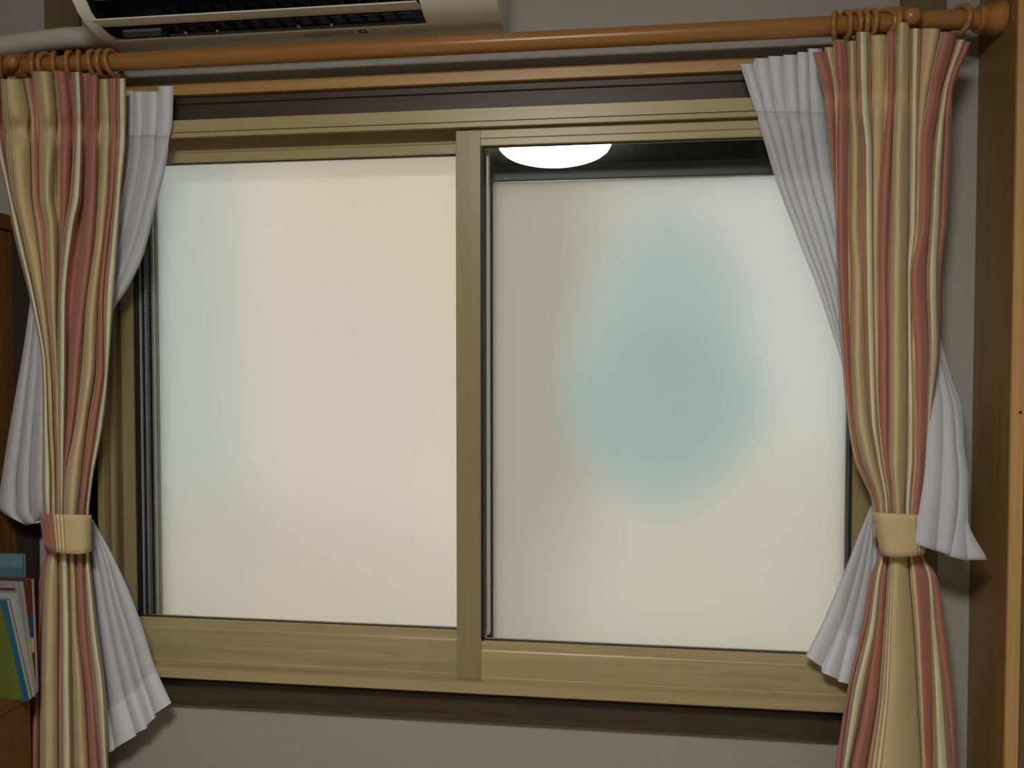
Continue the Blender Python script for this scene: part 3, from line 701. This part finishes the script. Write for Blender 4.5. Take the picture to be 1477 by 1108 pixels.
cloth('heading_band', yu, SLU, SB, M['sheer_double'], sL_, 14, 9, .6, .012, .006, None, 128, 196, shift=-.002, seed=21, pinch=(203, 13, .8, 5), wob=.0012, alt=.002)
yq = [92, 135, 200, 260, 330, 420, 480, 520, 600, 735]
SRU = [
 ribs((0, .2), yq, [(1067, 1087), (1081, 1098), (1101, 1116), (1119, 1132), (1145, 1156), (1180, 1190), (1200, 1208), (1213, 1220), (1230, 1238), (1262, 1268)], yq, .8, 0, 92),
 ribs((.2, .4), yq, [(1088, 1108), (1098, 1115), (1115, 1130), (1131, 1144), (1155, 1167), (1188, 1198), (1206, 1214), (1218, 1226), (1236, 1244), (1266, 1272)], yq, .8, 0, 84),
 ribs((.4, .6), yq, [(1108, 1129), (1116, 1133), (1129, 1144), (1143, 1157), (1165, 1178), (1196, 1206), (1212, 1220), (1224, 1232), (1242, 1250), (1270, 1276)], yq, .8, 0, 81),
 ribs((.6, .8), yq, [(1130, 1150), (1134, 1152), (1143, 1159), (1156, 1170), (1177, 1190), (1204, 1214), (1218, 1226), (1230, 1238), (1248, 1256), (1274, 1280)], yq, .8, 0, 79),
 ribs((.8, 1.), yq, [(1150, 1166), (1151, 1168), (1158, 1174), (1169, 1184), (1189, 1202), (1212, 1222), (1224, 1234), (1236, 1246), (1254, 1262), (1278, 1286)], yq, .8, 0, 75),
 ribs((1., 1.2), yq, [(1165, 1186), (1167, 1190), (1173, 1196), (1183, 1204), (1201, 1218), (1221, 1238), (1233, 1248), (1245, 1258), (1261, 1274), (1284, 1292)], yq, .6, 0, 70)]
cloth('sheer_panel', yq, SRU, SB, M['sheer'], sR_, 70, 9, .6, .012, .006, None, 92, 735, seed=22, pinch=(166, 12, .8, 5), wob=.0012, alt=.002)
cloth('heading_band', yq, SRU, SB, M['sheer_double'], sR_, 14, 9, .6, .012, .006, None, 92, 160, shift=-.002, seed=22, pinch=(166, 12, .8, 5), wob=.0012, alt=.002)

TK = [0, .2, .4, .6, .8, 1.0]
def fan(xs, y0, ye, u, k=1.0, d=0.0):
    return dict(u=u, x=xs, y=[(y0 + (ye[0] - y0) * t, y0 + (ye[1] - y0) * t) for t in TK], k=k, d=d)
SLD = [
 fan([(118, 126), (122, 133), (127, 140), (134, 148), (142, 156), (152, 166)], 745, (1089, 1081), (0, .2)),
 fan([(122, 128), (130, 142), (138, 153), (147, 165), (155, 180), (165, 197)], 745, (1080, 1061), (.2, .4)),
 fan([(125, 129), (138, 150), (150, 163), (162, 178), (175, 195), (196, 213)], 745, (1058, 1050), (.4, .6)),
 fan([(127, 130), (146, 155), (159, 171), (174, 190), (191, 206), (211, 225)], 745, (1047, 1034), (.6, .8)),
 fan([(128, 131), (153, 161), (169, 186), (187, 206), (203, 223), (222, 247)], 745, (1031, 1014), (.8, 1.))]
SKB = [-.064] * 6
cloth('sheer_skirt', TK, SLD, SKB, M['sheer'], sL_, 50, 9, .4, .014, .007, None, 0, 1, seed=31)
h = cloth('hem', TK, SLD, SKB, M['sheer_double'], sL_, 14, 9, .4, .014, .007, None, .83, 1.0, shift=-.002, seed=31)
SRD = [
 fan([(1256, 1260), (1238, 1248), (1221, 1236), (1203, 1222), (1184, 1206), (1162, 1185)], 730, (946, 962), (0, .2)),
 fan([(1258, 1262), (1247, 1255), (1235, 1246), (1221, 1234), (1205, 1221), (1185, 1209)], 730, (970, 980), (.2, .4)),
 fan([(1260, 1264), (1254, 1261), (1245, 1257), (1233, 1252), (1220, 1241), (1208, 1229)], 730, (983, 988), (.4, .6)),
 fan([(1262, 1268), (1260, 1268), (1256, 1266), (1251, 1262), (1240, 1256), (1228, 1246)], 730, (988, 990), (.6, .8))]
cloth('sheer_skirt', TK, SRD, SKB, M['sheer'], sR_, 50, 9, .4, .014, .007, None, 0, 1, seed=32)
cloth('hem', TK, SRD, SKB, M['sheer_double'], sR_, 14, 9, .4, .014, .007, None, .74, 1.0, shift=-.002, seed=32)
# looped-over ends hanging beside the tiebacks
tkp = [430, 500, 570, 640, 700, 735, 752]
def pouch(xs, u, yl, k=1.0, d=0): return dict(u=u, x=xs, y=yl, k=k, d=d)
PL = [
 pouch([(44, 52), (34, 46), (22, 38), (10, 30), (1, 24), (-3, 24), (6, 36)], (0, .3), [(430, 430), (500, 500), (570, 570), (640, 640), (700, 700), (730, 738), (742, 757)], .9),
 pouch([(50, 58), (44, 56), (36, 52), (29, 46), (24, 43), (24, 44), (35, 52)], (.3, .6), [(430, 430), (500, 500), (570, 570), (640, 640), (700, 700), (736, 735), (756, 754)], .9, .004),
 pouch([(57, 66), (54, 66), (50, 66), (45, 66), (42, 66), (43, 66), (51, 66)], (.6, .9), [(430, 430), (500, 500), (570, 570), (640, 640), (700, 700), (728, 724), (750, 736)], .9, .002)]
cloth('looped_end', tkp, PL, [-.060, -.064, -.068, -.07, -.072, -.072, -.068], M['sheer'], sL_, 50, 10, .42, .022, .010, None, 430, 752, seed=41,
      tuck=[(-.003, .006), (-.002, .016), (.006, .028), (.03, .036)])
tkr = [0, .23, .36, .52, .67, .82, 1.0]
def pr(xs, ye, u, k=1.0, d=0.0):
    y0 = 470
    return dict(u=u, x=xs, y=[(y0 + (ye[0] - y0) * t, y0 + (ye[1] - y0) * t) for t in tkr], k=k, d=d)
PR = [
 pr([(1328, 1342), (1343, 1357), (1341, 1362), (1337, 1362), (1334, 1360), (1327, 1356), (1318, 1352)], (783, 794), (0, .3), .8),
 pr([(1332, 1346), (1353, 1365), (1360, 1376), (1360, 1380), (1358, 1384), (1355, 1382), (1350, 1374)], (793, 801), (.3, .6), .8, .003),
 pr([(1336, 1349), (1361, 1370), (1374, 1385), (1378, 1390), (1382, 1396), (1379, 1394), (1368, 1396)], (801, 808), (.6, .8), .8),
 pr([(1340, 1351), (1366, 1373), (1381, 1387), (1386, 1391), (1391, 1397), (1384, 1396), (1393, 1424)], (807, 807), (.8, 1.0), .6, -.002)]
cloth('looped_end', tkr, PR, [-.060, -.068, -.092, -.118, -.140, -.155, -.158], M['sheer'], sR_, 50, 10, .42, .020, .010, None, 0, 1, seed=42,
      tuck=[(-.003, .006), (-.002, .014), (.002, .024), (.004, .032)])

# ------------------------------------------------------------------ air conditioner
ac = tag(empty('air_conditioner', (-.66, 0, 2.205)), 'white wall-mounted air conditioner with open flap above the rod', 'air conditioner')
AX0, AX1, QX0, QX1 = -1.10, -.216, -1.071, -.372
outer = [(-.002, 2.206), (-.10, 2.2065), (-.13, 2.209), (-.16, 2.217), (-.185, 2.231), (-.203, 2.250), (-.214, 2.275), (-.220, 2.31), (-.222, 2.40), (-.214, 2.465), (-.19, 2.48), (-.002, 2.48)]
extrude_profile('end_housing', outer, 'x', AX0, QX0, M['ac'], ac, True)
extrude_profile('end_housing', outer, 'x', QX1, AX1, M['ac'], ac, True)
extrude_profile('front_panel', [(-.17, 2.262), (-.207, 2.258), (-.214, 2.275), (-.220, 2.31), (-.222, 2.40), (-.214, 2.465), (-.19, 2.48), (-.002, 2.48), (-.002, 2.47), (-.17, 2.46)], 'x', QX0, QX1, M['ac'], ac, True)
extrude_profile('bottom_panel', [(-.002, 2.206), (-.098, 2.2065), (-.1005, 2.2085), (-.098, 2.2105), (-.06, 2.225), (-.002, 2.24)], 'x', QX0, QX1, M['ac'], ac)
extrude_profile('cavity', [(-.003, 2.2405), (-.06, 2.2255), (-.075, 2.232), (-.10, 2.275), (-.169, 2.285), (-.169, 2.459), (-.003, 2.469)], 'x', QX0 + .0005, QX1 - .0005, M['ac_dark'], ac)
extrude_profile('flap', [(-.138, 2.2215), (-.142, 2.2185), (-.168, 2.2135), (-.190, 2.2115), (-.192, 2.2135), (-.168, 2.2175), (-.142, 2.2235)], 'x', QX0 + .002, QX1 - .002, M['ac'], ac, True)
liner = [(-.06, 2.2262), (-.101, 2.2125), (-.13, 2.2118), (-.16, 2.2195), (-.184, 2.2330), (-.201, 2.2515), (-.205, 2.257), (-.171, 2.261), (-.171, 2.284), (-.101, 2.274), (-.076, 2.2315)]
extrude_profile('cavity_liner', liner, 'x', QX0 + .0003, QX0 + .0015, M['ac_dark'], ac)
extrude_profile('cavity_liner', liner, 'x', QX1 - .0015, QX1 - .0003, M['ac_dark'], ac)
box('air_guide', QX0 + .022, QX0 + .11, -.112, -.104, 2.2105, 2.225, M['ac_grey'], ac, .002)
vx = [QX0 + .125 + i * .0365 for i in range(15)]
for i, x in enumerate(vx):
    box('vane', x, x + .0022, -.135, -.09, 2.2125 + .004, 2.262, M['ac_dark'], ac)
    if i in (1, 3, 8, 10): box('vane_clip', x + .001, x + .006, -.108, -.104, 2.2118, 2.2155, M['ac'], ac)
box('vane_bar', QX0 + .125, QX1 - .03, -.100, -.094, 2.2112, 2.2155, M['ac_grey'], ac, .001)
box('vane_bar', QX0 + .125, QX1 - .03, -.112, -.106, 2.226, 2.229, M['ac_dark'], ac, .001)
# small printed sticker and mark underneath
q0 = P(438, 61, -.075); q1 = P(512, 61, -.075)
box('sticker', float(q0[0]), float(q1[0]), -.094, -.070, 2.2054, 2.2061, M['sticker'], ac)
for r_ in range(3):
    for c_ in range(3):
        x = float(q0[0]) + .008 + c_ * .032
        box('sticker_print', x, x + .022 + .004 * ((r_ + c_) % 2), -.091 + r_ * .007, -.089 + r_ * .007, 2.2050, 2.20535, M['ink_soft'], ac)
mk = P(524, 57, -.08)
mx_, my_ = float(mk[0]), -.083
for (a, b, c, d) in ((-.009, .009, -.007, -.0045), (-.009, .009, .0045, .007), (-.009, -.006, -.0045, .0045), (.006, .009, -.0045, .0045)):
    box('print_frame', mx_ + a, mx_ + b, my_ + c, my_ + d, 2.2054, 2.2061, M['ink'], ac)
# wrapped pipe leaving to the left
dz = .020
pts = [(-2.0, -.045, 2.222), (-1.55, -.045, 2.226), (-1.395, -.045, 2.232), (-1.30, -.046, 2.239), (-1.22, -.05, 2.241), (-1.16, -.055, 2.238), (-1.105, -.06, 2.232), (-1.101, -.062, 2.231)]
o = tube('air_conditioner_pipe', pts, [.023] * 6 + [.022, .021], M['duct'], None, 24)
tag(o, 'pale tape-wrapped pipe running left from the air conditioner', 'pipe')

# ------------------------------------------------------------------ tall cabinet on the right
cb = tag(empty('tall_cabinet', (.9, -.08, 0)), 'tall honey-brown wooden cabinet at the right edge of the photo', 'cabinet')
box('side_panel', .757, .779, -.150, -.002, .0, 2.45, M['cabinet'], cb, .001)
box('edge_strip', .757, .780, -.157, -.1503, .0, 2.45, M['cabinet_edge'], cb, .001)
box('cabinet_door', .781, 1.30, -.140, -.122, .06, 2.42, M['cabinet_door'], cb, .002)
box('side_panel', 1.302, 1.324, -.150, -.002, .0, 2.45, M['cabinet'], cb, .001)
box('top_panel', .780, 1.301, -.1495, -.003, 2.428, 2.45, M['cabinet'], cb)
box('bottom_panel', .780, 1.301, -.1495, -.003, .0, .055, M['cabinet'], cb)
kn = P(1470, 266, -.157)
lathe('knot_hole', [(0, .004), (.0006, .003)], (.7745, -.1571, float(kn[2])), (0, -1, 0), M['ink'], cb, 12)
lathe('knot_hole', [(0, .003), (.0006, .002)], (.7725, -.1571, float(P(1463, 595, -.157)[2])), (0, -1, 0), M['ink'], cb, 12)

# ------------------------------------------------------------------ bookcase on the left and low chest with books
bc = tag(empty('bookcase', (-1.7, -.16, 0)), 'dark brown wooden bookcase behind the left curtain', 'bookcase')
box('side_panel', -1.432, -1.411, -.30, -.003, 0, 1.812, M['shelf_wood'], bc, .0015)
box('top_board', -1.98, -1.402, -.32, -.002, 1.8125, 1.848, M['shelf_wood'], bc, .003)
box('side_panel', -1.97, -1.949, -.30, -.003, 0, 1.812, M['shelf_wood'], bc, .0015)
box('back_panel', -1.948, -1.433, -.012, -.004, .0, 1.811, M['shelf_wood'], bc)
box('added_shade_strip', -1.4105, -1.355, -.010, -.004, 0, 1.806, M['wall_shade'], bc)  # added dark strip in place of the shaded wall, not a bookcase part
for z in (.9, 1.2, 1.5): box('shelf_board', -1.948, -1.433, -.295, -.0125, z, z + .018, M['shelf_wood'], bc)
CZ = .765
ch = tag(empty('low_chest', (-1.35, -.2, 0)), 'low dark wooden chest under the leaning books', 'chest')
CXR = -1.275
box('chest_top', -1.408, CXR, -.46, -.132, CZ - .02, CZ, M['chest_wood'], ch, .002)
box('chest_body', -1.405, CXR - .004, -.45, -.136, 0, CZ - .0205, M['chest_wood'], ch)
M['green'] = wood('cover_green', srgb(86, 98, 36), srgb(112, 122, 52), 2, .35, .3)
M['blue'] = plain('cover_blue', srgb(24, 96, 130), .35)
M['clear'] = plain('file_white', srgb(164, 170, 176), .25)
M['paper'] = plain('paper_white', srgb(176, 174, 170), .7)
M['greyfile'] = plain('file_grey', srgb(140, 138, 142), .4)
M['red'] = plain('cover_red', srgb(92, 36, 36), .4)
M['labelblue'] = plain('label_blue', srgb(28, 60, 118), .4)
M['labeltan'] = plain('label_tan', srgb(190, 160, 120), .5)
M['teal'] = plain('box_teal', srgb(92, 128, 138), .45)
M['teald'] = plain('box_teal_dark', srgb(74, 108, 122), .45)
M['palegreen'] = plain('file_pale_green', srgb(170, 176, 140), .4)

def booklet(name, label, cat, prt, pxb, Y, thick, width, cover, pages, parts=()):
    """soft upright slab standing on the chest; prt: pixel of its top-right corner, pxb: pixel column of its bottom-right corner"""
    top = P(prt[0], prt[1], Y)
    lo, hi = 900.0, 1060.0
    for _ in range(40):
        mid = (lo + hi) / 2
        if P(pxb, mid, Y)[2] > CZ: lo = mid
        else: hi = mid
    xb = float(P(pxb, lo, Y)[0]); h = float(top[2]) - CZ; sh = (float(top[0]) - xb) / h
    r = empty(name, (xb, Y, CZ + .0003)); tag(r, label, cat, 'books and files on the chest')
    def slab(nm, x0, x1, y0, y1, z0, z1, mat):
        bm = bmesh.new(); add_box(bm, x0, x1, y0, y1, z0, z1)
        for v in bm.verts: v.co.x += sh * v.co.z
        me = bpy.data.meshes.new(nm); bm.to_mesh(me); bm.free(); return link(nm, me, mat, r)
    c = .0012
    slab('front_cover', -width, 0, 0, c, 0, h, cover)
    slab('back_cover', -width, 0, thick - c, thick, 0, h, cover)
    slab('pages', -width + .001, -.0015, c + .0001, thick - c - .0001, .001, h - .002, pages)
    for (nm, x0, x1, f0, f1, mat) in parts: slab(nm, x0, x1, -.0006, -.00005, f0 * h, f1 * h, mat)
    return r
booklet('book', 'green book with a blue edge standing in front of the other books', 'book', (9, 866), 42, -.190, .010, .085, M['green'], M['paper'],
        [('blue_edge', -.0125, 0, 0, 1, M['blue']), ('blue_edge', -.085, -.013, .955, 1, M['blue'])])
booklet('document_file', 'white plastic file directly behind the green book', 'file', (20, 858), 46, -.179, .010, .085, M['clear'], M['paper'])
booklet('document_file', 'grey file with pale green edge behind the white file', 'file', (28, 841), 48, -.168, .012, .085, M['greyfile'], M['palegreen'],
        [('printed_band', -.085, -.012, .93, .95, M['red']), ('printed_band', -.085, -.012, .84, .88, M['paper'])])
booklet('book', 'dark red book with a blue label beside the curtain', 'book', (45, 836), 52, -.155, .010, .085, M['red'], M['paper'],
        [('blue_label', -.03, 0, .50, .68, M['labelblue']), ('tan_label', -.03, 0, .36, .49, M['labeltan']), ('dark_label', -.03, 0, .1, .35, M['ink'])])
booklet('storage_box', 'pale teal box standing tallest behind the books', 'box', (32, 801), 36, -.144, .010, .095, M['teal'], M['teal'],
        [('lower_band', -.095, 0, .80, .905, M['teald']), ('white_band', -.095, 0, .70, .795, M['paper'])])
